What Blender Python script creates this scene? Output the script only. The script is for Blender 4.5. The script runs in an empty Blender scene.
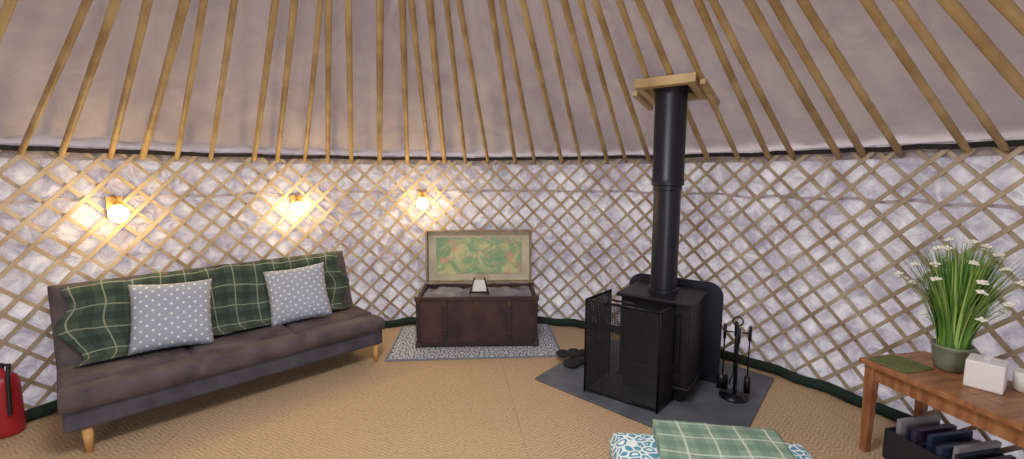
import bpy, bmesh, math, random
from mathutils import Vector, Matrix, noise
random.seed(7)
S=bpy.context.scene
try:
    S.view_settings.view_transform='Standard'
except Exception: pass
R=math.radians
# ---------------------------------------------------------------- helpers
def lin(c):
    return tuple((v/255/12.92 if v/255<=.04045 else ((v/255+.055)/1.055)**2.4) for v in c)+(1.0,)
class NT:
    def __init__(s,name):
        s.m=bpy.data.materials.new(name); s.m.use_nodes=True
        s.t=s.m.node_tree; s.n=s.t.nodes; s.l=s.t.links
        s.b=s.n['Principled BSDF']; s.out=s.n['Material Output']
    def new(s,t,**k):
        n=s.n.new(t)
        for a,v in k.items(): setattr(n,a,v)
        return n
    def put(s,sock,v):
        if hasattr(v,'links') or isinstance(v,bpy.types.NodeSocket): s.l.new(v,sock)
        else: sock.default_value=v
    def math(s,op,a,b=0.0,c=0.0):
        n=s.new('ShaderNodeMath',operation=op)
        s.put(n.inputs[0],a); s.put(n.inputs[1],b); s.put(n.inputs[2],c)
        return n.outputs[0]
    def mix(s,f,a,b):
        n=s.new('ShaderNodeMix',data_type='RGBA')
        s.put(n.inputs[0],f); s.put(n.inputs[6],a); s.put(n.inputs[7],b)
        return n.outputs[2]
    def coord(s,k='Object'):
        return s.new('ShaderNodeTexCoord').outputs[k]
    def mapping(s,v,scale=(1,1,1),rot=(0,0,0)):
        n=s.new('ShaderNodeMapping'); s.put(n.inputs[0],v)
        n.inputs['Scale'].default_value=scale; n.inputs['Rotation'].default_value=rot
        return n.outputs[0]
    def noise(s,v,scale,detail=3,rough=.5,dist=0):
        n=s.new('ShaderNodeTexNoise'); s.put(n.inputs['Vector'],v)
        n.inputs['Scale'].default_value=scale; n.inputs['Detail'].default_value=detail
        n.inputs['Roughness'].default_value=rough; n.inputs['Distortion'].default_value=dist
        return n.outputs['Fac']
    def ramp(s,f,p0,p1):
        n=s.new('ShaderNodeMapRange'); s.put(n.inputs[0],f)
        n.inputs[1].default_value=p0; n.inputs[2].default_value=p1
        return n.outputs[0]
    def bump(s,h,strength=.3,dist=.01):
        n=s.new('ShaderNodeBump'); n.inputs['Strength'].default_value=strength
        n.inputs['Distance'].default_value=dist; s.put(n.inputs['Height'],h)
        s.l.new(n.outputs[0],s.b.inputs['Normal']); return n.outputs[0]
    def base(s,v): s.put(s.b.inputs['Base Color'],v)
    def rough(s,v): s.put(s.b.inputs['Roughness'],v)
def simple(name,c,rough=.6,metal=0,c2=None,ns=20,bs=0,bd=.004,emit=0,stretch=(1,1,1)):
    t=NT(name); t.rough(rough); t.b.inputs['Metallic'].default_value=metal
    v=t.mapping(t.coord(),stretch)
    f=t.noise(v,ns,4)
    if c2: t.base(t.mix(t.ramp(f,.35,.65),lin(c),lin(c2)))
    else: t.base(lin(c))
    if bs: t.bump(f,bs,bd)
    if emit:
        t.b.inputs['Emission Color'].default_value=lin(c); t.b.inputs['Emission Strength'].default_value=emit
    return t.m
def tartan(name,base,dark,line,scale,lw=.05,rough=.95):
    t=NT(name); t.rough(rough)
    uv=t.coord('UV'); sp=t.new('ShaderNodeSeparateXYZ'); t.l.new(uv,sp.inputs[0])
    col=lin(base)
    for ax in (0,1):
        f=t.math('FRACT',t.math('MULTIPLY',sp.outputs[ax],scale))
        band=t.math('LESS_THAN',t.math('ABSOLUTE',t.math('SUBTRACT',f,.25)),.17)
        col=t.mix(t.math('MULTIPLY',band,.55),col,lin(dark))
    for ax in (0,1):
        f=t.math('FRACT',t.math('MULTIPLY',sp.outputs[ax],scale))
        ln=t.math('LESS_THAN',t.math('ABSOLUTE',t.math('SUBTRACT',f,.75)),lw)
        col=t.mix(t.math('MULTIPLY',ln,.6),col,lin(line))
    t.base(col); t.bump(t.noise(t.coord(),180,2),.4,.003)
    return t.m
def obj(name,bm,mat=None,smooth=False,parent=None,bevel=0,seg=2):
    me=bpy.data.meshes.new(name); bm.normal_update(); bm.to_mesh(me); bm.free()
    o=bpy.data.objects.new(name,me); S.collection.objects.link(o)
    if mat:
        for m in (mat if isinstance(mat,list) else [mat]): me.materials.append(m)
    if smooth:
        for p in me.polygons: p.use_smooth=True
    if bevel:
        b=o.modifiers.new('b','BEVEL'); b.width=bevel; b.segments=seg; b.limit_method='ANGLE'
        for p in me.polygons: p.use_smooth=True
        w=o.modifiers.new('w','WEIGHTED_NORMAL')
    if parent: o.parent=parent
    return o
def empty(name,loc=(0,0,0),rz=0):
    e=bpy.data.objects.new(name,None); e.empty_display_size=.1; S.collection.objects.link(e)
    e.location=loc; e.rotation_euler=(0,0,rz); return e
def box(bm,c,s,M=None,mi=0):
    r=bmesh.ops.create_cube(bm,size=1,matrix=(M or Matrix())@Matrix.Translation(c)@Matrix.Diagonal((s[0],s[1],s[2],1)))
    for v in r['verts']:
        for f in v.link_faces: f.material_index=mi
    return r['verts']
def cyl(bm,c,r1,r2,h,seg=32,M=None):
    return bmesh.ops.create_cone(bm,cap_ends=True,segments=seg,radius1=r1,radius2=r2,depth=h,
        matrix=(M or Matrix())@Matrix.Translation(c))['verts']
def tube(bm,pts,r,seg=8,closed=False,sq=None,phase=0):
    pts=[Vector(p) for p in pts]; n=len(pts); rings=[]
    up=Vector((0,0,1))
    for i,p in enumerate(pts):
        if closed: t=(pts[(i+1)%n]-pts[i-1])
        else: t=pts[min(i+1,n-1)]-pts[max(i-1,0)]
        t.normalize()
        if i==0:
            a=up if abs(t.dot(up))<.9 else Vector((1,0,0))
            x=t.cross(a).normalized()
        else:
            x=(x-t*x.dot(t)).normalized()
        y=t.cross(x)
        rr=r[i] if isinstance(r,(list,tuple)) else r
        rings.append([bm.verts.new(p+(x*math.cos(2*math.pi*k/seg+phase)+y*math.sin(2*math.pi*k/seg+phase))*rr) for k in range(seg)])
    for i in range(n if closed else n-1):
        A=rings[i];B=rings[(i+1)%n]
        for k in range(seg): bm.faces.new((A[k],A[(k+1)%seg],B[(k+1)%seg],B[k]))
    if not closed:
        bm.faces.new(rings[0][::-1]); bm.faces.new(rings[-1])
def lathe(bm,prof,seg=40,c=(0,0,0)):
    rings=[]
    for r,z in prof:
        rings.append([bm.verts.new((c[0]+r*math.cos(2*math.pi*k/seg),c[1]+r*math.sin(2*math.pi*k/seg),c[2]+z)) for k in range(seg)])
    for A,B in zip(rings,rings[1:]):
        for k in range(seg): bm.faces.new((A[k],A[(k+1)%seg],B[(k+1)%seg],B[k]))
    bm.faces.new(rings[0][::-1]); bm.faces.new(rings[-1])
# ---------------------------------------------------------------- yurt shell
CX,CY,A,B=-.3,1.1,3.05,3.48
ZR=1.66; ZA=3.28
def E(th,k=1,off=0):
    c,s=math.cos(th),math.sin(th)
    nx,ny=c/A,s/B; l=math.hypot(nx,ny)
    return CX+A*k*c-off*nx/l, CY+B*k*s-off*ny/l
N=4000; tab=[0]; 
for i in range(N):
    p=E(2*math.pi*i/N);q=E(2*math.pi*(i+1)/N); tab.append(tab[-1]+math.dist(p,q))
PER=tab[-1]
import bisect
def th_of(s):
    w=math.floor(s/PER); s-=w*PER
    i=min(max(bisect.bisect_right(tab,s)-1,0),N-1)
    return 2*math.pi*(i+(s-tab[i])/(tab[i+1]-tab[i]))/N
def in_door(th):
    return abs(((th+math.pi/2+math.pi)%(2*math.pi))-math.pi)<.15
def fabric(name,c1,c2,ns,bs,bd,transl,quilt=False):
    t=NT(name); t.rough(.85)
    uv=t.coord('UV')
    n1=t.noise(uv,ns,5,.6,.8); n2=t.noise(uv,ns*.22,3,.5)
    f=t.ramp(t.math('ADD',t.math('MULTIPLY',n1,.6),t.math('MULTIPLY',n2,.4)),.38,.6)
    col=t.mix(f,lin(c1),lin(c2)); t.base(col)
    h=n1
    if quilt:
        v=t.new('ShaderNodeTexVoronoi'); v.feature='SMOOTH_F1'; t.l.new(t.mapping(uv,(1,1,1),(0,0,R(45))),v.inputs['Vector'])
        v.inputs['Scale'].default_value=8; v.inputs['Randomness'].default_value=.45
        h=t.math('ADD',t.math('MULTIPLY',n1,.6),t.math('MULTIPLY',v.outputs['Distance'],1.1))
    nb=t.bump(h,bs,bd)
    tr=t.new('ShaderNodeBsdfTranslucent'); t.l.new(col,tr.inputs[0]); t.l.new(nb,tr.inputs[1])
    mx=t.new('ShaderNodeMixShader'); mx.inputs[0].default_value=transl
    t.l.new(t.b.outputs[0],mx.inputs[1]); t.l.new(tr.outputs[0],mx.inputs[2]); t.l.new(mx.outputs[0],t.out.inputs[0])
    return t.m
M_lin=fabric('quilted_lining',(230,227,230),(172,164,178),10,1.0,.06,.28,True)
M_roof=fabric('roof_canvas',(178,164,160),(156,143,144),2.5,.6,.04,.26)
def wood(name,c1,c2,ns=6,st=(1,1,8),rough=.55,bs=.25):
    return simple(name,c1,rough,0,c2,ns,bs,.003,0,st)
bm=bmesh.new(); uvl=bm.loops.layers.uv.new('UVMap')
NU,NV=900,34
ring=[]
for i in range(NU+1):
    s=PER*i/NU; th=th_of(s%PER) if i<NU else 0
    col=[]
    for j in range(NV+1):
        z=-.01+1.70*j/NV
        d=noise.noise(Vector((math.cos(th)*12,math.sin(th)*12,z*4)))*.012
        x,y=E(th,1,-d-.005)
        col.append((bm.verts.new((x,y,z)),(s,z)))
    ring.append(col)
for i in range(NU):
    if in_door(th_of(PER*(i+.5)/NU)): continue
    for j in range(NV):
        q=[ring[i][j],ring[i+1][j],ring[i+1][j+1],ring[i][j+1]]
        f=bm.faces.new([a[0] for a in q])
        for lp,a in zip(f.loops,q): lp[uvl].uv=a[1]
obj('wall_lining',bm,M_lin,True)
# lattice
M_lat=wood('lattice_ash',(198,184,164),(162,144,122),5,(1,1,1),.6,.2)
bm=bmesh.new()
def lath(s0,run,off,w=.024,t=.009):
    n=14; prev=None
    for i in range(n+1):
        q=i/n; z=.02+q*1.63; s=s0+run*q
        th=th_of(s)
        if in_door(th): prev=None; continue
        x,y=E(th,1,off); x2,y2=E(th_of(s+.01*(1 if run>0 else -1)),1,off)
        nin=Vector((E(th,1,off+1)[0]-x,E(th,1,off+1)[1]-y,0))
        T=Vector((x2-x,y2-y,.01*1.63/abs(run))).normalized()
        W=T.cross(nin).normalized()*w/2; D=nin*t/2
        P=Vector((x,y,z))
        r=[bm.verts.new(P+W+D),bm.verts.new(P-W+D),bm.verts.new(P-W-D),bm.verts.new(P+W-D)]
        if prev:
            for k in range(4): bm.faces.new((prev[k],prev[(k+1)%4],r[(k+1)%4],r[k]))
        else: bm.faces.new(r)
        prev=r
nl=112
for i in range(nl):
    s0=PER*i/nl
    lath(s0,1.66+random.uniform(-.04,.04),.034,random.uniform(.021,.027))
    lath(s0+.07,-1.66+random.uniform(-.04,.04),.046,random.uniform(.021,.027))
obj('wall_lattice',bm,M_lat)
def ringband(name,z0,z1,o0,o1,mat,n=400,door=True,wav=0):
    bm=bmesh.new(); prev=None
    for i in range(n+1):
        th=2*math.pi*i/n
        if door and in_door(th): prev=None; continue
        dz=wav*noise.noise(Vector((math.cos(th)*15,math.sin(th)*15,0)))
        a=E(th,1,o0);b=E(th,1,o1)
        r=[bm.verts.new((a[0],a[1],z0+dz)),bm.verts.new((b[0],b[1],z0+dz)),bm.verts.new((b[0],b[1],z1+dz)),bm.verts.new((a[0],a[1],z1+dz))]
        if prev:
            for k in range(4): bm.faces.new((prev[k],prev[(k+1)%4],r[(k+1)%4],r[k]))
        prev=r
    bmesh.ops.recalc_face_normals(bm,faces=bm.faces)
    return obj(name,bm,mat)
M_dark=simple('dark_band',(52,46,48),.9,0,(36,34,36),40,.3)
M_green=simple('green_canvas',(28,52,44),.85,0,(18,36,32),12,.4)
ringband('trim_rail',1.645,1.675,.03,.06,M_dark,wav=.012)  # thin dark wavy band along the wall top
ringband('trim_hem',1.60,1.645,.0,.022,simple('hem_canvas',(190,180,186),.9,0,(150,142,152),9,.3),wav=.01)
ringband('trim_tension_strap',1.33,1.35,.008,.014,simple('strap_webbing',(196,188,196),.9,0,(172,162,176),9,.3),wav=.03)
bm=bmesh.new()
ps=[(*E(-math.pi/2+.16+(2*math.pi-.32)*i/300,1,.085+.01*math.sin(i*1.3)),.035+.006*math.sin(i*.9)) for i in range(301)]
tube(bm,ps,.038,8)
obj('baseboard_canvas_flap',bm,M_green,True)
# roof
bm=bmesh.new(); uvl=bm.loops.layers.uv.new('UVMap')
NU,NV=432,26; ring=[]
def roofz(k): return ZR+(ZA-ZR)*(1-k)
for i in range(NU+1):
    th=2*math.pi*i/NU; col=[]
    for j in range(NV+1):
        k=1.03-(1.03-.15)*j/NV
        sag=.012*math.cos(th*72)+.022*noise.noise(Vector((math.cos(th)*16,math.sin(th)*16,k*4)))
        if j==0: sag=0
        x,y=E(th,k)
        col.append((bm.verts.new((x,y,roofz(k)+.066+sag)),(th*3.2,k*3.2)))
    ring.append(col)
for i in range(NU):
    for j in range(NV):
        q=[ring[i][j],ring[i][j+1],ring[i+1][j+1],ring[i+1][j]]
        f=bm.faces.new([a[0] for a in q])
        for lp,a in zip(f.loops,q): lp[uvl].uv=a[1]
obj('ceiling',bm,M_roof,True)
M_pole=wood('pole_ash',(196,170,122),(156,128,86),4,(1,1,1),.5,.2)
bm=bmesh.new(); NP=92
for i in range(NP):
    s=PER*(i+.5+random.uniform(-.28,.28))/NP; th=th_of(s)
    r=.0195*random.uniform(.85,1.15)
    th2=th+random.uniform(-.10,.10)
    a=E(th,1,.065); b=E(th2,.16)
    P0=Vector((*a,ZR-.02)); P1=Vector((*b,roofz(.16)))
    d=(P1-P0)
    pts=[P0-d.normalized()*.05]
    for q in (0,.08,.2,.4,.6,.8,1):
        pts.append(P0+d*q+Vector((0,0,-.03*max(0,math.sin(math.pi*q)))))
    tube(bm,pts,[r*.75,r*.95]+[r]*6,8)
obj('roof_poles',bm,M_pole,True)
bm=bmesh.new()
for k,zz in ((.16,0),(.15,.07)):
    tube(bm,[(*E(2*math.pi*i/48,k),roofz(.16)+zz) for i in range(48)],.05,8,True)
for q in (-.25,0,.25):
    tube(bm,[(CX+q,CY-.5,roofz(.16)+.08),(CX+q,CY,roofz(.16)+.28),(CX+q,CY+.5,roofz(.16)+.08)],.018)
    tube(bm,[(CX-.45,CY+q,roofz(.16)+.08),(CX,CY+q,roofz(.16)+.28),(CX+.45,CY+q,roofz(.16)+.08)],.018)
obj('roof_crown_wheel',bm,M_pole,True)
# floor
t=NT('coir_matting'); t.rough(.95)
co=t.coord(); sp=t.new('ShaderNodeSeparateXYZ'); t.l.new(t.mapping(co,(1,1,1),(0,0,R(-8))),sp.inputs[0])
X,Y=sp.outputs[0],sp.outputs[1]
zig=t.math('ABSOLUTE',t.math('SUBTRACT',t.math('FRACT',t.math('MULTIPLY',X,9)),.5))
wv=t.math('SINE',t.math('MULTIPLY',t.math('ADD',Y,t.math('MULTIPLY',zig,.09)),230))
n=t.noise(co,55,4,.65); n2=t.noise(co,1.6,3)
f=t.math('ADD',t.math('MULTIPLY',t.ramp(wv,-1,1),.22),t.math('MULTIPLY',n,.78))
c=t.mix(t.ramp(f,.25,.75),lin((162,134,104)),lin((222,196,162)))
c=t.mix(t.math('MULTIPLY',t.ramp(n2,.4,.7),.35),c,lin((204,174,136)))
seam=t.math('LESS_THAN',t.math('ABSOLUTE',t.math('SUBTRACT',t.math('FRACT',t.math('ADD',t.math('MULTIPLY',X,.5),.3)),.5)),.002)
t.base(t.mix(t.math('MULTIPLY',seam,.25),c,lin((120,86,52)))); t.bump(f,.7,.007)
bm=bmesh.new()
top=[bm.verts.new((*E(2*math.pi*i/160,1.01),0)) for i in range(160)]
bot=[bm.verts.new((v.co.x,v.co.y,-.05)) for v in top]
bm.faces.new(top); bm.faces.new(bot[::-1])
for i in range(160): bm.faces.new((top[i],bot[i],bot[(i+1)%160],top[(i+1)%160]))
obj('floor',bm,t.m)
bm=bmesh.new(); x0,y0=E(-math.pi/2-.13); x1,_=E(-math.pi/2+.13)
box(bm,(x0,y0,.82),(.05,.08,1.60)); box(bm,(x1,y0,.82),(.05,.08,1.60)); box(bm,((x0+x1)/2,y0,1.60),(x1-x0+.05,.08,.05))
obj('door_1',bm,M_pole,bevel=.006)
# ---------------------------------------------------------------- sofa
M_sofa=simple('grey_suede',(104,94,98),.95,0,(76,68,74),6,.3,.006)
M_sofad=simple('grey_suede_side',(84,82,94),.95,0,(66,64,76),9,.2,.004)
M_beech=wood('beech',(214,170,108),(190,142,84))
def slab(name,L,D,H,cx,cy,r,mat,parent,g=.018,M=None):
    bm=bmesh.new(); nx=int(L/.015); ny=int(D/.015); V=[]
    for i in range(nx+1):
        row=[]
        for j in range(ny+1):
            x=L*i/nx; y=D*j/ny
            d=min(x,L-x,y,D-y); z=H
            if d<r: z-=r-math.sqrt(max(0,r*r-(r-d)**2))
            gx=min((abs(x-c) for c in cx),default=9); gy=min((abs(y-c) for c in cy),default=9)
            gg=min(gx,gy); z-=g*math.exp(-(gg/.018)**2)
            z+=.008*noise.noise(Vector((x*6,y*6,H*9)))
            row.append(bm.verts.new((x,y,z)))
        V.append(row)
    for i in range(nx):
        for j in range(ny): bm.faces.new((V[i][j],V[i+1][j],V[i+1][j+1],V[i][j+1]))
    edge=[V[i][0] for i in range(nx+1)]+[V[nx][j] for j in range(1,ny+1)]+[V[i][ny] for i in range(nx-1,-1,-1)]+[V[0][j] for j in range(ny-1,0,-1)]
    low=[bm.verts.new((v.co.x,v.co.y,.0)) for v in edge]; n=len(edge)
    for k in range(n): bm.faces.new((edge[k],low[k],low[(k+1)%n],edge[(k+1)%n]))
    bm.faces.new(low[::-1]); 
    if M: bm.transform(M)
    bmesh.ops.recalc_face_normals(bm,faces=bm.faces)
    return obj(name,bm,mat,True,parent)
sofa=empty('sofa',(-2.33,2.18,0),R(45.2))
L=1.86
slab('seat_pad',L,.60,.10,(L/3,2*L/3),(.17,),.03,M_sofa,sofa,.028,Matrix.Translation((0,0,.27)))
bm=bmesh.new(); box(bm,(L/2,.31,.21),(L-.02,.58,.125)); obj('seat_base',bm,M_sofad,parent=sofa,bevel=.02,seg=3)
tau=R(20)
Mb=Matrix.Translation((0,.615,.30))@Matrix.Rotation(R(90)-tau,4,'X')
slab('backrest_pad',L,.53,.12,(L/3,2*L/3),(.27,),.04,M_sofa,sofa,.016,Mb)
for i,(x,y) in enumerate(((.1,.06),(L-.06,.06),(.1,.52),(L-.06,.52))):
    bm=bmesh.new(); cyl(bm,(x,y,.075),.016,.027,.15,20)
    obj('leg_%d'%(i+1),bm,M_beech,True,sofa)
M_tart=tartan('green_tartan',(72,88,78),(40,56,50),(170,176,156),7.0,.028)
def sheet(name,path,x0,x1,mat,parent,th=.008,amp=.004,nx=90,flip=False,edgewave=0):
    P=[Vector((0,a,b)) for a,b in path]; ln=[0]
    for a,b in zip(P,P[1:]): ln.append(ln[-1]+(b-a).length)
    tot=ln[-1]; ny=int(tot/.02)+1
    def at(s):
        for k in range(len(P)-1):
            if s<=ln[k+1]+1e-6: return P[k].lerp(P[k+1],(s-ln[k])/(ln[k+1]-ln[k]))
        return P[-1]
    bm=bmesh.new(); uvl=bm.loops.layers.uv.new('UVMap'); V=[]
    for i in range(nx+1):
        row=[]
        for j in range(ny+1):
            s=tot*j/ny; p=at(s); x=x0+(x1-x0)*i/nx
            e=edgewave*noise.noise(Vector((s*5,i*0,x0)))*(1 if i<nx/2 else -1)*(abs(i/nx-.5)*2)**4
            w=amp*noise.noise(Vector((x*7,s*5,2.2)))
            row.append((bm.verts.new((x+e,p.y-abs(w),p.z+abs(w)+.0)),(x+.03*noise.noise(Vector((x*3,s*3,5))),s+.03*noise.noise(Vector((x*3,s*3,9))))))
        V.append(row)
    for i in range(nx):
        for j in range(ny):
            q=[V[i][j],V[i+1][j],V[i+1][j+1],V[i][j+1]]
            f=bm.faces.new([a[0] for a in q])
            for lp,a in zip(f.loops,q): lp[uvl].uv=a[1]
    o=obj(name,bm,mat,True,parent)
    m=o.modifiers.new('s','SOLIDIFY'); m.thickness=th; m.offset=0
    return o
sheet('tartan_throw',[(.40,.387),(.485,.387),(.50,.41),(.662,.79),(.69,.818),(.73,.815),(.79,.775),(.77,.70),(.70,.50)],.07,1.78,M_tart,sofa,.008,.020,edgewave=.10)
t=NT('polka_cotton'); t.rough(.9)
v=t.new('ShaderNodeTexVoronoi'); t.l.new(t.mapping(t.coord('UV'),(1,1,1),(0,0,R(45))),v.inputs['Vector'])
v.inputs['Scale'].default_value=10; v.inputs['Randomness'].default_value=0
d=t.math('LESS_THAN',v.outputs['Distance'],.17)
t.base(t.mix(d,lin((166,176,194)),lin((238,240,244)))); t.bump(t.noise(t.coord(),9,3),.3,.01)
M_polka=t.m
def cushion(name,mat,size,th,parent,M):
    bm=bmesh.new(); uvl=bm.loops.layers.uv.new('UVMap'); n=28
    for sgn in (1,-1):
        V=[]
        for i in range(n+1):
            row=[]
            for j in range(n+1):
                u=-1+2*i/n; w=-1+2*j/n
                pin=1-.07*(1-u*u)*abs(w)**3-.0; pin2=1-.07*(1-w*w)*abs(u)**3
                x=u*size/2*pin2; z=w*size/2*pin
                h=((1-u**4)*(1-w**4))**.55
                h=h*th/2*(1+.08*noise.noise(Vector((u*3,w*3,sgn))))
                row.append((bm.verts.new((x,sgn*-h,z)),(i/n,j/n)))
            V.append(row)
        for i in range(n):
            for j in range(n):
                q=[V[i][j],V[i+1][j],V[i+1][j+1],V[i][j+1]]
                if sgn<0:q=q[::-1]
                f=bm.faces.new([a[0] for a in q])
                for lp,a in zip(f.loops,q): lp[uvl].uv=a[1]
    bmesh.ops.remove_doubles(bm,verts=bm.verts,dist=.0005)
    o=obj(name,bm,mat,True); o.parent=parent; o.matrix_local=M; return o
def cm(x,y,z,tilt,roll,yaw=0): return Matrix.Translation((x,y,z))@Matrix.Rotation(yaw,4,'Z')@Matrix.Rotation(-tilt,4,'X')@Matrix.Rotation(roll,4,'Y')
cushion('cushion_front',M_polka,.45,.15,sofa,cm(.56,.43,.585,R(24),R(3),R(-8)))
cushion('cushion_rear',M_polka,.44,.15,sofa,cm(1.36,.43,.575,R(24),R(-5),R(-18)))
# ---------------------------------------------------------------- rug + trunk
t=NT('patterned_rug'); t.rough(.95)
uv=t.coord()
v=t.new('ShaderNodeTexVoronoi'); t.l.new(t.mapping(uv,(1,1,1),(0,0,R(45))),v.inputs['Vector']); v.inputs['Scale'].default_value=17; v.inputs['Randomness'].default_value=.25
w=t.math('SINE',t.math('MULTIPLY',v.outputs['Distance'],16))
sp=t.new('ShaderNodeSeparateXYZ'); t.l.new(uv,sp.inputs[0])
bx=t.math('GREATER_THAN',t.math('ABSOLUTE',sp.outputs[0]),.71); by=t.math('GREATER_THAN',t.math('ABSOLUTE',sp.outputs[1]),.40)
bd=t.math('MAXIMUM',bx,by)
c=t.mix(t.math('GREATER_THAN',w,.25),lin((220,222,228)),lin((102,116,140)))
t.base(t.mix(bd,c,lin((124,136,156)))); t.bump(t.noise(uv,120,2),.4,.003)
rug=empty('patterned_rug',(-.33,3.95,0),R(4))
bm=bmesh.new(); box(bm,(0,0,.006),(1.46,.83,.010)); obj('weave',bm,t.m,parent=rug,bevel=.003)
M_tr=simple('trunk_leather',(74,46,46),.5,0,(44,28,30),7,.35,.004)
M_trd=simple('trunk_strap',(52,34,34),.5,0,(38,24,24),20,.2)
M_brass=simple('aged_brass',(84,64,54),.45,.6)
M_cream=simple('lid_paper',(218,212,190),.8,0,(194,188,166),6,.1)
trunk=empty('storage_trunk',(-.31,4.02,.017),R(2))
bm=bmesh.new(); w,dp,h=1.02,.48,.44
box(bm,(0,-dp/2+.01,h/2),(w,.02,h)); box(bm,(0,dp/2-.01,h/2),(w,.02,h))
box(bm,(-w/2+.01,0,h/2),(.02,dp-.04,h)); box(bm,(w/2-.01,0,h/2),(.02,dp-.04,h)); box(bm,(0,0,.02),(w-.04,dp-.04,.03))
obj('body',bm,M_tr,parent=trunk,bevel=.004)
bm=bmesh.new()
for x in (-.28,.28): box(bm,(x,-dp/2-.004,h/2),(.045,.008,h)); 
for z in (.02,h-.02): box(bm,(0,-dp/2-.003,z),(w+.012,.012,.035))
for x in (-w/2,w/2): 
    for y in (-dp/2,dp/2): box(bm,(x,y,h/2+.001),(.03,.03,h+.002))
for x in (-w/2-.003,w/2+.003):
    for z in (.02,h-.02): box(bm,(x,0,z),(.012,dp,.035))
    tube(bm,[(x,-.09,.28),(x*1.05,-.07,.26),(x*1.05,.07,.26),(x,.09,.28)],.01)
obj('straps',bm,M_trd,parent=trunk,bevel=.003)
bm=bmesh.new(); box(bm,(0,-dp/2-.010,h-.075),(.07,.012,.07)); box(bm,(0,-dp/2-.018,h-.05),(.03,.01,.05))
for x in (-.28,.28): box(bm,(x,-dp/2-.012,h-.06),(.035,.012,.05)); box(bm,(x,-dp/2-.012,.12),(.03,.01,.02))
for x in (-w/2,w/2):
    for z in (.022,h-.015):box(bm,(x,-dp/2,z),(.05,.042,.04))
obj('lock_fittings',bm,M_brass,parent=trunk,bevel=.002)
bm=bmesh.new(); n=40; V=[[bm.verts.new((-.485+.97*i/n,-.215+.43*j/20,.41+.03*noise.noise(Vector((i*.25,j*.3,1)))+.012*noise.noise(Vector((i*.9,j*.5,4))))) for j in range(21)] for i in range(n+1)]
for i in range(n):
    for j in range(20): bm.faces.new((V[i][j],V[i+1][j],V[i+1][j+1],V[i][j+1]))
obj('folded_bedding',bm,simple('bedding',(150,152,166),.9,0,(104,106,124),5,.4,.02),True,trunk)
lid=bpy.data.objects.new('lid',None); S.collection.objects.link(lid); lid.parent=trunk
lid.location=(0,dp/2-.01,h+.005); lid.rotation_euler=(R(-4),0,0)
bm=bmesh.new(); lh=.515; ld=.09
box(bm,(0,ld-.008,lh/2),(w,.016,lh)); 
obj('lid_shell',bm,M_tr,parent=lid,bevel=.004)
bm=bmesh.new()
box(bm,(-w/2+.009,ld/2-.008,lh/2),(.018,ld,lh)); box(bm,(w/2-.009,ld/2-.008,lh/2),(.018,ld,lh)); box(bm,(0,ld/2-.008,lh-.009),(w-.03,ld,.018)); box(bm,(0,ld/2-.008,.009),(w-.03,ld,.018))
obj('lid_rim',bm,simple('lid_rim_mat',(168,154,136),.6,0,(132,114,98),12,.2),parent=lid,bevel=.003)
bm=bmesh.new(); box(bm,(0,ld-.022,lh/2),(w-.04,.01,lh-.04)); obj('lid_lining',bm,M_cream,parent=lid)
t=NT('lid_map_print'); t.rough(.4); co=t.coord()
n1=t.noise(co,6,5,.6,1.2); n2=t.noise(co,18,4,.6,.5)
c=t.mix(t.ramp(n1,.40,.58),lin((132,172,128)),lin((208,208,150)))
c=t.mix(t.math('MULTIPLY',t.ramp(n2,.55,.62),.6),c,lin((104,158,128)))
c=t.mix(t.math('MULTIPLY',t.ramp(t.noise(co,12,3),.58,.66),.8),c,lin((222,158,132)))
t.base(c)
bm=bmesh.new(); box(bm,(0,ld-.029,lh/2+.005),(w-.19,.006,lh-.16)); obj('lid_map',bm,t.m,parent=lid)
card=empty('display_card',(-.29,3.90,.45),R(0))
bm=bmesh.new(); Mx=Matrix.Rotation(R(-15),4,'X'); box(bm,(0,0,.075),(.12,.004,.10),Mx); obj('card',bm,simple('card_white',(236,236,236),.6),parent=card)
bm=bmesh.new(); 
tube(bm,[(-.085,-.03,.0),(-.045,.03,.14),(-.03,.09,.0)],.007); tube(bm,[(.085,-.03,0),(.045,.03,.14),(.03,.09,0)],.007)
tube(bm,[(-.08,-.012,.018),(.08,-.012,.018)],.008)
obj('easel',bm,simple('easel_black',(30,28,30),.5),True,card)
# ---------------------------------------------------------------- wall lamps
M_bulb=simple('warm_bulb',(255,224,150),.4,emit=22)
M_shade=simple('lamp_bronze',(150,118,74),.5,.3)
def wall_lamp(x,y,z,i):
    ang=math.atan2((y-CY)/B**2,(x-CX)/A**2)
    e=empty('wall_lamp',(x,y,z),0)
    e.rotation_euler=(0,0,ang-math.pi/2)
    bm=bmesh.new(); box(bm,(0,.012,.03),(.09,.012,.15)); 
    tube(bm,[(0,.0,.09),(0,-.03,.10),(0,-.045,.075)],.008)
    obj('bracket',bm,M_shade,parent=e,bevel=.003)
    bm=bmesh.new(); lathe(bm,[(.012,.07),(.024,.062),(.026,.045)],20,(0,-.045,0)); obj('socket',bm,M_shade,True,e)
    bm=bmesh.new(); lathe(bm,[(.008,-.072),(.036,-.058),(.056,-.02),(.052,.015),(.024,.045)],28,(0,-.045,0)); obj('bulb',bm,M_bulb,True,e)
    ld=bpy.data.lights.new('wall_lamp_light','POINT'); ld.energy=7; ld.color=(1,.72,.36); ld.shadow_soft_size=.09
    lo=bpy.data.objects.new('glow',ld); S.collection.objects.link(lo); lo.parent=e; lo.location=(0,-.17,-.0)
wall_lamp(-2.71,3.07,1.25,1); wall_lamp(-1.90,3.97,1.22,2); wall_lamp(-.88,4.42,1.235,3)
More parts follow.
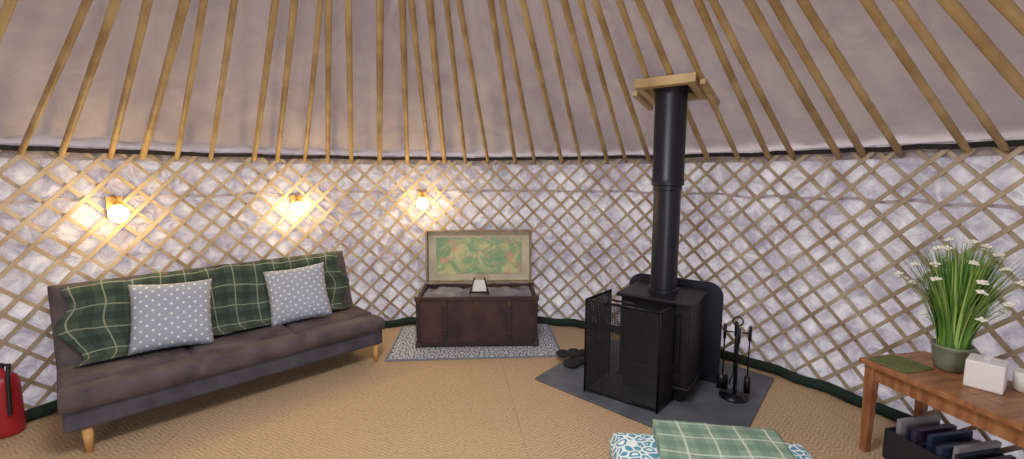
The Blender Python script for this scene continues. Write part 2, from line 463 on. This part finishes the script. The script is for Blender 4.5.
# ---------------------------------------------------------------- stove, hearth
M_slate=simple('slate',(106,112,122),.6,0,(84,90,102),5,.25,.004)
M_iron=simple('cast_iron',(36,37,46),.45,.3,(28,29,36),30,.15,.002)
M_iron2=simple('black_enamel',(30,31,40),.35,.4)
hearth=empty('slate_hearth',(0,0,0))
bm=bmesh.new()
poly=[(.17,3.16),(.86,2.50),(1.315,2.40),(1.93,3.16),(1.62,3.52),(.82,3.98)]
vs=[bm.verts.new((x,y,.0)) for x,y in poly]; vt=[bm.verts.new((x,y,.018)) for x,y in poly]
bm.faces.new(vs[::-1]); bm.faces.new(vt)
for k in range(6): bm.faces.new((vs[k],vs[(k+1)%6],vt[(k+1)%6],vt[k]))
obj('slab',bm,M_slate,parent=hearth,bevel=.004)
HZ=.018
ang=math.atan2(-.58,.81)
stove=empty('wood_burning_stove',(1.05,3.05,HZ),ang)
SW,SD,SH=.46,.38,.68
bm=bmesh.new(); box(bm,(0,0,.10+(SH-.12)/2),(SW,SD,SH-.12)); obj('firebox',bm,M_iron,parent=stove,bevel=.012,seg=3)
bm=bmesh.new(); box(bm,(0,-.005,SH-.01),(SW+.05,SD+.05,.025)); box(bm,(0,0,.10),(SW+.03,SD+.03,.02)); box(bm,(0,0,.05),(SW-.04,SD-.04,.09)); obj('top_plate',bm,M_iron,parent=stove,bevel=.008,seg=3)
bm=bmesh.new()
for x in (-.18,.18):
    for y in (-.15,.15): cyl(bm,(x,y,.05),.018,.028,.10,16)
obj('legs',bm,M_iron,True,stove)
bm=bmesh.new(); yf=-SD/2
box(bm,(0,yf-.012,.60),(.36,.02,.03)); box(bm,(0,yf-.012,.24),(.36,.02,.03)); box(bm,(-.165,yf-.012,.42),(.03,.02,.36)); box(bm,(.165,yf-.012,.42),(.03,.02,.36))
box(bm,(0,yf-.008,.16),(.36,.016,.08)); tube(bm,[(.175,yf-.02,.46),(.175,yf-.05,.45),(.175,yf-.05,.36)],.009)
obj('door_frame',bm,M_iron2,parent=stove,bevel=.004)
bm=bmesh.new(); box(bm,(0,yf-.004,.42),(.30,.006,.33)); obj('door_glass',bm,simple('stove_glass',(14,14,18),.08),parent=stove)
M_flue=simple('flue_black',(38,40,52),.38,.35)
bm=bmesh.new(); lathe(bm,[(.10,SH),(.10,SH+.03),(.088,SH+.035),(.088,1.38),(.094,1.385),(.094,1.41),(.105,1.415),(.105,1.46),(.102,1.465),(.102,2.065)],48)
obj('flue_pipe',bm,M_flue,True,stove).modifiers.new('e','EDGE_SPLIT').split_angle=R(40)
bm=bmesh.new(); W2,H2,rr=.34,.73,.10
pr=[(-W2,.0),(W2,.0)]
pr+= [(W2-rr+rr*math.cos(a),H2-rr+rr*math.sin(a)) for a in [R(9*k) for k in range(11)]]
pr+= [(-W2+rr-rr*math.sin(a),H2-rr+rr*math.cos(a)) for a in [R(9*k) for k in range(11)]]
f=[bm.verts.new((x,.25,z)) for x,z in pr]; b=[bm.verts.new((x,.265,z)) for x,z in pr]
bm.faces.new(f); bm.faces.new(b[::-1])
for k in range(len(pr)): bm.faces.new((f[k],b[k],b[(k+1)%len(pr)],f[(k+1)%len(pr)]))
bmesh.ops.recalc_face_normals(bm,faces=bm.faces)
obj('heat_shield',bm,simple('shield_steel',(46,48,62),.45,.4),parent=stove)
# fire guard
guard=empty('fireguard',(.50,2.95,HZ),ang)
bm=bmesh.new(); bw=bmesh.new()
def panel(p,q,h,arch=0):
    p=Vector((*p,0));q=Vector((*q,0)); u=(q-p); Lp=u.length; u.normalize()
    tube(bm,[p+Vector((0,0,.0)),p+Vector((0,0,h))],.007); tube(bm,[q,q+Vector((0,0,h))],.007)
    tube(bm,[p+Vector((0,0,.02)),q+Vector((0,0,.02))],.006); tube(bm,[p+Vector((0,0,h)),q+Vector((0,0,h))],.008)
    k=int(Lp/.0105)
    for i in range(1,k): 
        a=p+u*(Lp*i/k); tube(bw,[a+Vector((0,0,.02)),a+Vector((0,0,h))],.0024,4)
    k=int(h/.0105)
    for i in range(2,k):
        tube(bw,[p+Vector((0,0,h*i/k)),q+Vector((0,0,h*i/k))],.0024,4)
panel((0,0),(.50,0),.65); panel((0,0),(.03,.34),.65); panel((.50,0),(.53,.22),.65)
tube(bm,[(.15,0,.65),(.17,-.01,.68),(.33,-.01,.68),(.35,0,.65)],.007)
obj('frame',bm,M_iron2,True,guard); obj('mesh_wire',bw,M_iron,False,guard)
# roof flashing frame (wood) at flue exit
fx,fy=1.05,3.05
rk=math.hypot((fx-CX)/A,(fy-CY)/B); fz=roofz(rk)
azi=math.atan2(fy-CY,fx-CX); rad=math.hypot(fx-CX,fy-CY)
slope=math.atan((ZA-ZR)*rk/rad)
fl=empty('flue_flashing_frame',(fx,fy,fz-.065),azi)
fl.rotation_euler=(Matrix.Rotation(azi,4,'Z')@Matrix.Rotation(slope*.35,4,'Y')).to_euler()
bm=bmesh.new()
for s in (-1,1):
    box(bm,(s*.16,0,0),(.045,.38,.06)); box(bm,(0,s*.16,.0),(.275,.045,.06))
box(bm,(.08,-.225,-.02),(.46,.035,.035)); box(bm,(.12,.225,-.02),(.36,.035,.035))
obj('frame',bm,M_pole,parent=fl,bevel=.004)
bm=bmesh.new()
n=36; a=[bm.verts.new((.100*math.cos(2*math.pi*k/n),.100*math.sin(2*math.pi*k/n),.010)) for k in range(n)]
b=[]
for k in range(n):
    c,s=math.cos(2*math.pi*k/n),math.sin(2*math.pi*k/n); m=max(abs(c),abs(s)); b.append(bm.verts.new((.15*c/m,.15*s/m,.010)))
for k in range(n): bm.faces.new((a[k],a[(k+1)%n],b[(k+1)%n],b[k]))
obj('flashing_plate',bm,simple('flashing_silicone',(50,48,54),.6),parent=fl)
# companion set
comp=empty('fireside_companion_set',(1.49,2.87,HZ),R(-20))
bm=bmesh.new()
lathe(bm,[(.09,0),(.09,.012),(.02,.022),(.012,.03)],28)
tube(bm,[(0,0,.02),(0,0,.50)],.008); tube(bm,[(.03*math.cos(a),0,.525+.03*math.sin(a)) for a in [2*math.pi*k/16 for k in range(16)]],.005,6,True)
tube(bm,[(-.08,0,.45),(.08,0,.45)],.005); tube(bm,[(0,-.08,.45),(0,.08,.45)],.005)
for (x,y) in ((-.075,0),(.075,0),(0,-.075),(0,.075)):
    tube(bm,[(x,y,.12),(x,y,.48)],.005); tube(bm,[(x,y,.40),(x,y,.50)],.010)
box(bm,(-.075,0,.10),(.07,.02,.10)); box(bm,(.075,0,.10),(.035,.045,.11)); tube(bm,[(0,-.075,.13),(0,-.095,.09),(0,-.07,.05)],.006)
tube(bm,[(0,.075,.13),(.02,.075,.08),(.02,.075,.05)],.005);tube(bm,[(0,.075,.13),(-.02,.075,.08),(-.02,.075,.05)],.005)
obj('tools',bm,M_iron2,True,comp)
gl=empty('hearth_gloves',(.53,3.42,HZ),R(30))
M_gl=simple('black_glove',(26,27,32),.85,0,(40,40,46),20,.3)
for i,(ox,oy,a) in enumerate(((0,0,.2),(.03,.10,-.4))):
    bm=bmesh.new(); Mg=Matrix.Translation((ox,oy,.022+.02*i))@Matrix.Rotation(a,4,'Z')
    for (c,s) in (((0,0,0),(.12,.10,.04)),((-.09,0,0),(.10,.115,.045)),((.085,-.034,0),(.08,.022,.028)),((.095,-.011,0),(.09,.022,.028)),((.092,.012,0),(.085,.022,.028)),((.08,.035,0),(.06,.022,.028)),((.01,.065,0),(.07,.024,.026))):
        bmesh.ops.create_uvsphere(bm,u_segments=14,v_segments=8,radius=.5,matrix=Mg@Matrix.Translation(c)@Matrix.Diagonal((s[0]*1.25,s[1]*1.15,s[2],1)))
    obj('glove_%d'%(i+1),bm,M_gl,True,gl)
# ---------------------------------------------------------------- side table
M_tab=wood('oiled_pine',(174,122,84),(136,88,58),5,(1,6,1),.38,.15)
ta=math.atan2(.2,.98)
tab=empty('side_table',(1.88,2.34,0),ta)
TW,TL,TH=.45,1.15,.52
bm=bmesh.new()
for k in range(4): box(bm,(TW*(k+.5)/4,-TL/2,TH-.014),(TW/4-.002,TL,.028))
obj('top',bm,M_tab,parent=tab,bevel=.004)
bm=bmesh.new()
for x in (.045,TW-.045):
    box(bm,(x,-TL/2,TH-.028-.04),(.02,TL-.1,.08))
for y in (-.045,-TL+.045): box(bm,(TW/2,y,TH-.028-.04),(TW-.1,.02,.08))
obj('apron',bm,M_tab,parent=tab,bevel=.002)
bm=bmesh.new()
for x in (.045,TW-.045):
    for y in (-.045,-TL+.045):
        v=box(bm,(x,y,(TH-.028)/2),(.05,.05,TH-.028))
        for q in v:
            if q.co.z<.1: q.co.x+=(x-q.co.x)*.3; q.co.y+=(y-q.co.y)*.3
obj('legs',bm,M_tab,parent=tab,bevel=.003)
Tm=Matrix.Translation((1.88,2.34,0))@Matrix.Rotation(ta,4,'Z')
def onT(x,y): return (Tm@Vector((x,-y,TH)))
bm=bmesh.new(); box(bm,(0,0,.003),(.20,.19,.004)); o=obj('green_placemat',bm,simple('mat_green',(120,128,80),.9,0,(94,104,62),30,.3),bevel=.001)
o.location=onT(.125,.12); o.rotation_euler=(0,0,ta+.1)
pp=onT(.315,.215); plant=empty('potted_flowering_grass',pp,0)
bm=bmesh.new(); lathe(bm,[(.055,0),(.062,.004),(.072,.06),(.080,.11),(.084,.115),(.084,.13),(.076,.13),(.070,.10)],36)
obj('pot',bm,simple('pot_sage',(134,142,124),.4,0,(110,122,102),6,.1),True,plant)
bm=bmesh.new(); 
for i in range(640):
    a=random.uniform(0,2*math.pi); r0=.06*math.sqrt(random.random()); sp_=random.random()**.8
    Lb=random.uniform(.28,.56); lean=.05+.58*sp_*random.uniform(.5,1); w=random.uniform(.003,.006)
    d=Vector((math.cos(a),math.sin(a),0)); sd=Vector((-d.y,d.x,0))
    p=Vector((r0*math.cos(a),r0*math.sin(a),.11)); prev=None; n=7
    for k in range(n+1):
        q=k/n; ww=w*(1-q**2.2)+.0004
        l=[bm.verts.new(p+sd*ww),bm.verts.new(p-sd*ww)]
        if prev:
            f=bm.faces.new((prev[0],prev[1],l[1],l[0])); f.material_index=i%3
        prev=l; ang2=lean*(.3+1.3*q)
        p=p+(d*math.sin(ang2)+Vector((0,0,1))*math.cos(ang2))*Lb/n
obj('grass_blades',bm,[simple('blade_a',(122,168,74),.6,0,(92,142,54),6),simple('blade_b',(162,198,108),.6),simple('blade_c',(84,132,56),.6)],True,plant)
# flowers: heads carried on stems at the outside of the clump, all round it
bm=bmesh.new(); bs=bmesh.new()
for i in range(30):
    a=2*math.pi*(i*.381966)+random.uniform(-.2,.2); z=random.uniform(.24,.66)
    rr=(.05+.17*min(1,(z-.11)/.30)) if z<.50 else (.22-(z-.50)*1.0)
    rr*=random.uniform(.9,1.08)
    c=Vector((rr*math.cos(a),rr*math.sin(a),z))
    tube(bs,[(c.x*.15,c.y*.15,.11),(c.x*.55,c.y*.55,.11+(z-.11)*.65),c],.0018,5)
    for k in range(6):
        b_=2*math.pi*k/6
        bmesh.ops.create_icosphere(bm,subdivisions=1,radius=.010,matrix=Matrix.Translation(c+Vector((math.cos(b_)*.014,math.sin(b_)*.014,random.uniform(-.006,.006))))@Matrix.Diagonal((1,1,.6,1)))
    bmesh.ops.create_icosphere(bm,subdivisions=1,radius=.009,matrix=Matrix.Translation(c+Vector((0,0,.006))))
obj('white_flowers',bm,simple('petal_white',(250,250,242),.7),True,plant); obj('flower_stems',bs,simple('stem',(120,156,80),.7),True,plant)
tp=onT(.25,.40); tb=empty('tissue_box',tp,ta+.45)
bm=bmesh.new(); box(bm,(0,0,.065),(.13,.13,.13)); obj('carton',bm,simple('carton_white',(240,240,244),.5),parent=tb,bevel=.008,seg=3)
bm=bmesh.new(); 
V=[]
for i in range(9):
    row=[]
    for j in range(6):
        x=-.04+.01*i; q=j/5
        row.append(bm.verts.new((x*(1+.3*q),.012*math.sin(i*1.3+q*2),.128+q*.025+.008*math.sin(i*1.7)*q)))
    V.append(row)
for i in range(8):
    for j in range(5): bm.faces.new((V[i][j],V[i+1][j],V[i+1][j+1],V[i][j+1]))
obj('tissue',bm,simple('tissue_paper',(250,250,252),.9),True,tb)
mp=onT(.375,.47); mug=empty('white_mug',mp,0)
bm=bmesh.new(); lathe(bm,[(.03,0),(.038,.006),(.041,.09),(.038,.092),(.035,.012),(.0001,.01)],30); tube(bm,[(.04,0,.075),(.065,0,.07),(.068,0,.045),(.06,0,.025),(.039,0,.02)],.005)
obj('cup',bm,simple('mug_glaze',(236,236,232),.3),True,mug)
cr=empty('magazine_crate',tuple(Tm@Vector((.24,-.34,0))),ta)
bm=bmesh.new()
for s in (-1,1):
    box(bm,(s*.16,0,.09),(.012,.44,.16)); box(bm,(0,s*.22,.09),(.33,.012,.16))
box(bm,(0,0,.012),(.33,.44,.014)); obj('crate',bm,simple('crate_black',(34,34,44),.6),parent=cr,bevel=.003)
cols=[(34,48,84),(44,44,54),(64,54,84),(30,36,56),(150,152,160),(50,66,96),(38,36,48)]
mats=[simple('cover_%d'%i,c,.4) for i,c in enumerate(cols)]
bm=bmesh.new()
for i in range(12):
    y=-.19+.034*i; hh=random.uniform(.14,.22)
    box(bm,(random.uniform(-.02,.02),y,.02+hh/2),(.26,.022,hh),Matrix.Rotation(random.uniform(-.05,.05),4,'X'),i%7)
obj('magazines',bm,mats,parent=cr)
# ---------------------------------------------------------------- footstool with folded blanket
t=NT('teal_pattern'); t.rough(.9)
co=t.coord(); v=t.new('ShaderNodeTexVoronoi'); v.feature='DISTANCE_TO_EDGE'; t.l.new(co,v.inputs['Vector']); v.inputs['Scale'].default_value=26; v.inputs['Randomness'].default_value=.9
f=t.math('MULTIPLY',t.math('GREATER_THAN',v.outputs['Distance'],.10),t.math('LESS_THAN',v.outputs['Distance'],.3))
t.base(t.mix(f,lin((222,232,236)),lin((84,146,170)))); t.bump(t.noise(co,60,2),.2,.003)
pouf=empty('upholstered_footstool',(.80,1.56,0),R(-6))
slab('cushion_top',.80,.50,.15,(),(),.06,t.m,pouf,0,Matrix.Translation((-.40,-.25,.26)))
bm=bmesh.new(); box(bm,(0,0,.18),(.77,.47,.19)); obj('frame',bm,t.m,parent=pouf,bevel=.02,seg=3)
bm=bmesh.new()
for x in (-.34,.34):
    for y in (-.19,.19): cyl(bm,(x,y,.045),.015,.024,.09,16)
obj('feet',bm,M_beech,True,pouf)
M_t2=tartan('sage_tartan',(134,158,142),(100,130,116),(214,222,208),9,.04)
bl=empty('folded_blanket',(.80,1.56,.416),R(-10))
for k in range(3):
    o=sheet('fold_%d'%(k+1),[(-.21,.004+.018*k),(-.19,.012+.018*k),(.18,.012+.018*k),(.215,.006+.018*k)],-.24,.24,M_t2,bl,.014,.012,nx=40)
# ---------------------------------------------------------------- extinguisher
ex=empty('fire_extinguisher',(-2.95,2.47,0),R(-40))
M_red=simple('red_paint',(176,40,50),.35,0,(158,32,42),4)
bm=bmesh.new(); lathe(bm,[(.06,0),(.075,.01),(.078,.03),(.078,.30),(.07,.34),(.045,.365),(.022,.375),(.022,.40)],36); obj('cylinder_body',bm,M_red,True,ex)
bm=bmesh.new(); box(bm,(0,-.02,.41),(.03,.08,.025)); box(bm,(0,-.06,.45),(.022,.13,.012)); box(bm,(0,-.05,.42),(.022,.10,.01))
tube(bm,[(0,.02,.41),(.05,.04,.42),(.088,.03,.36),(.09,.02,.14)],.010); obj('valve_and_hose',bm,simple('ext_black',(26,26,28),.5),parent=ex)
bm=bmesh.new()
n=16; V=[[bm.verts.new((.0788*math.cos(R(-150+120*i/n)),.0788*math.sin(R(-150+120*i/n)),z)) for z in (.12,.24)] for i in range(n+1)]
for i in range(n): bm.faces.new((V[i][0],V[i+1][0],V[i+1][1],V[i][1]))
obj('label',bm,simple('label_cream',(225,220,205),.5),parent=ex)
# ---------------------------------------------------------------- lights, world, camera
def area(name,loc,rot,sx,sy,e,c):
    l=bpy.data.lights.new(name,'AREA'); l.shape='RECTANGLE'; l.size=sx; l.size_y=sy; l.energy=e; l.color=c
    o=bpy.data.objects.new(name,l); S.collection.objects.link(o); o.location=loc; o.rotation_euler=rot; return o
area('skylight_daylight',(CX,CY,3.0),(0,0,0),.8,.9,60,(1,.985,.97))
area('rear_door_fill',(CX,-2.25,.95),(R(90),0,0),1.0,1.5,48,(1,.985,.97))  # added area light inside the unseen door gap, lights the room from behind
W=bpy.data.worlds.new('World'); S.world=W; W.use_nodes=True
W.node_tree.nodes['Background'].inputs[0].default_value=(.95,.95,1,1); W.node_tree.nodes['Background'].inputs[1].default_value=1.8
cam=bpy.data.cameras.new('Camera'); cam.sensor_width=36; cam.lens=450/1024*36; cam.clip_start=.02
co=bpy.data.objects.new('Camera',cam); S.collection.objects.link(co); co.location=(0,0,1.5); co.rotation_euler=(R(90-6.9),0,0)
S.camera=co
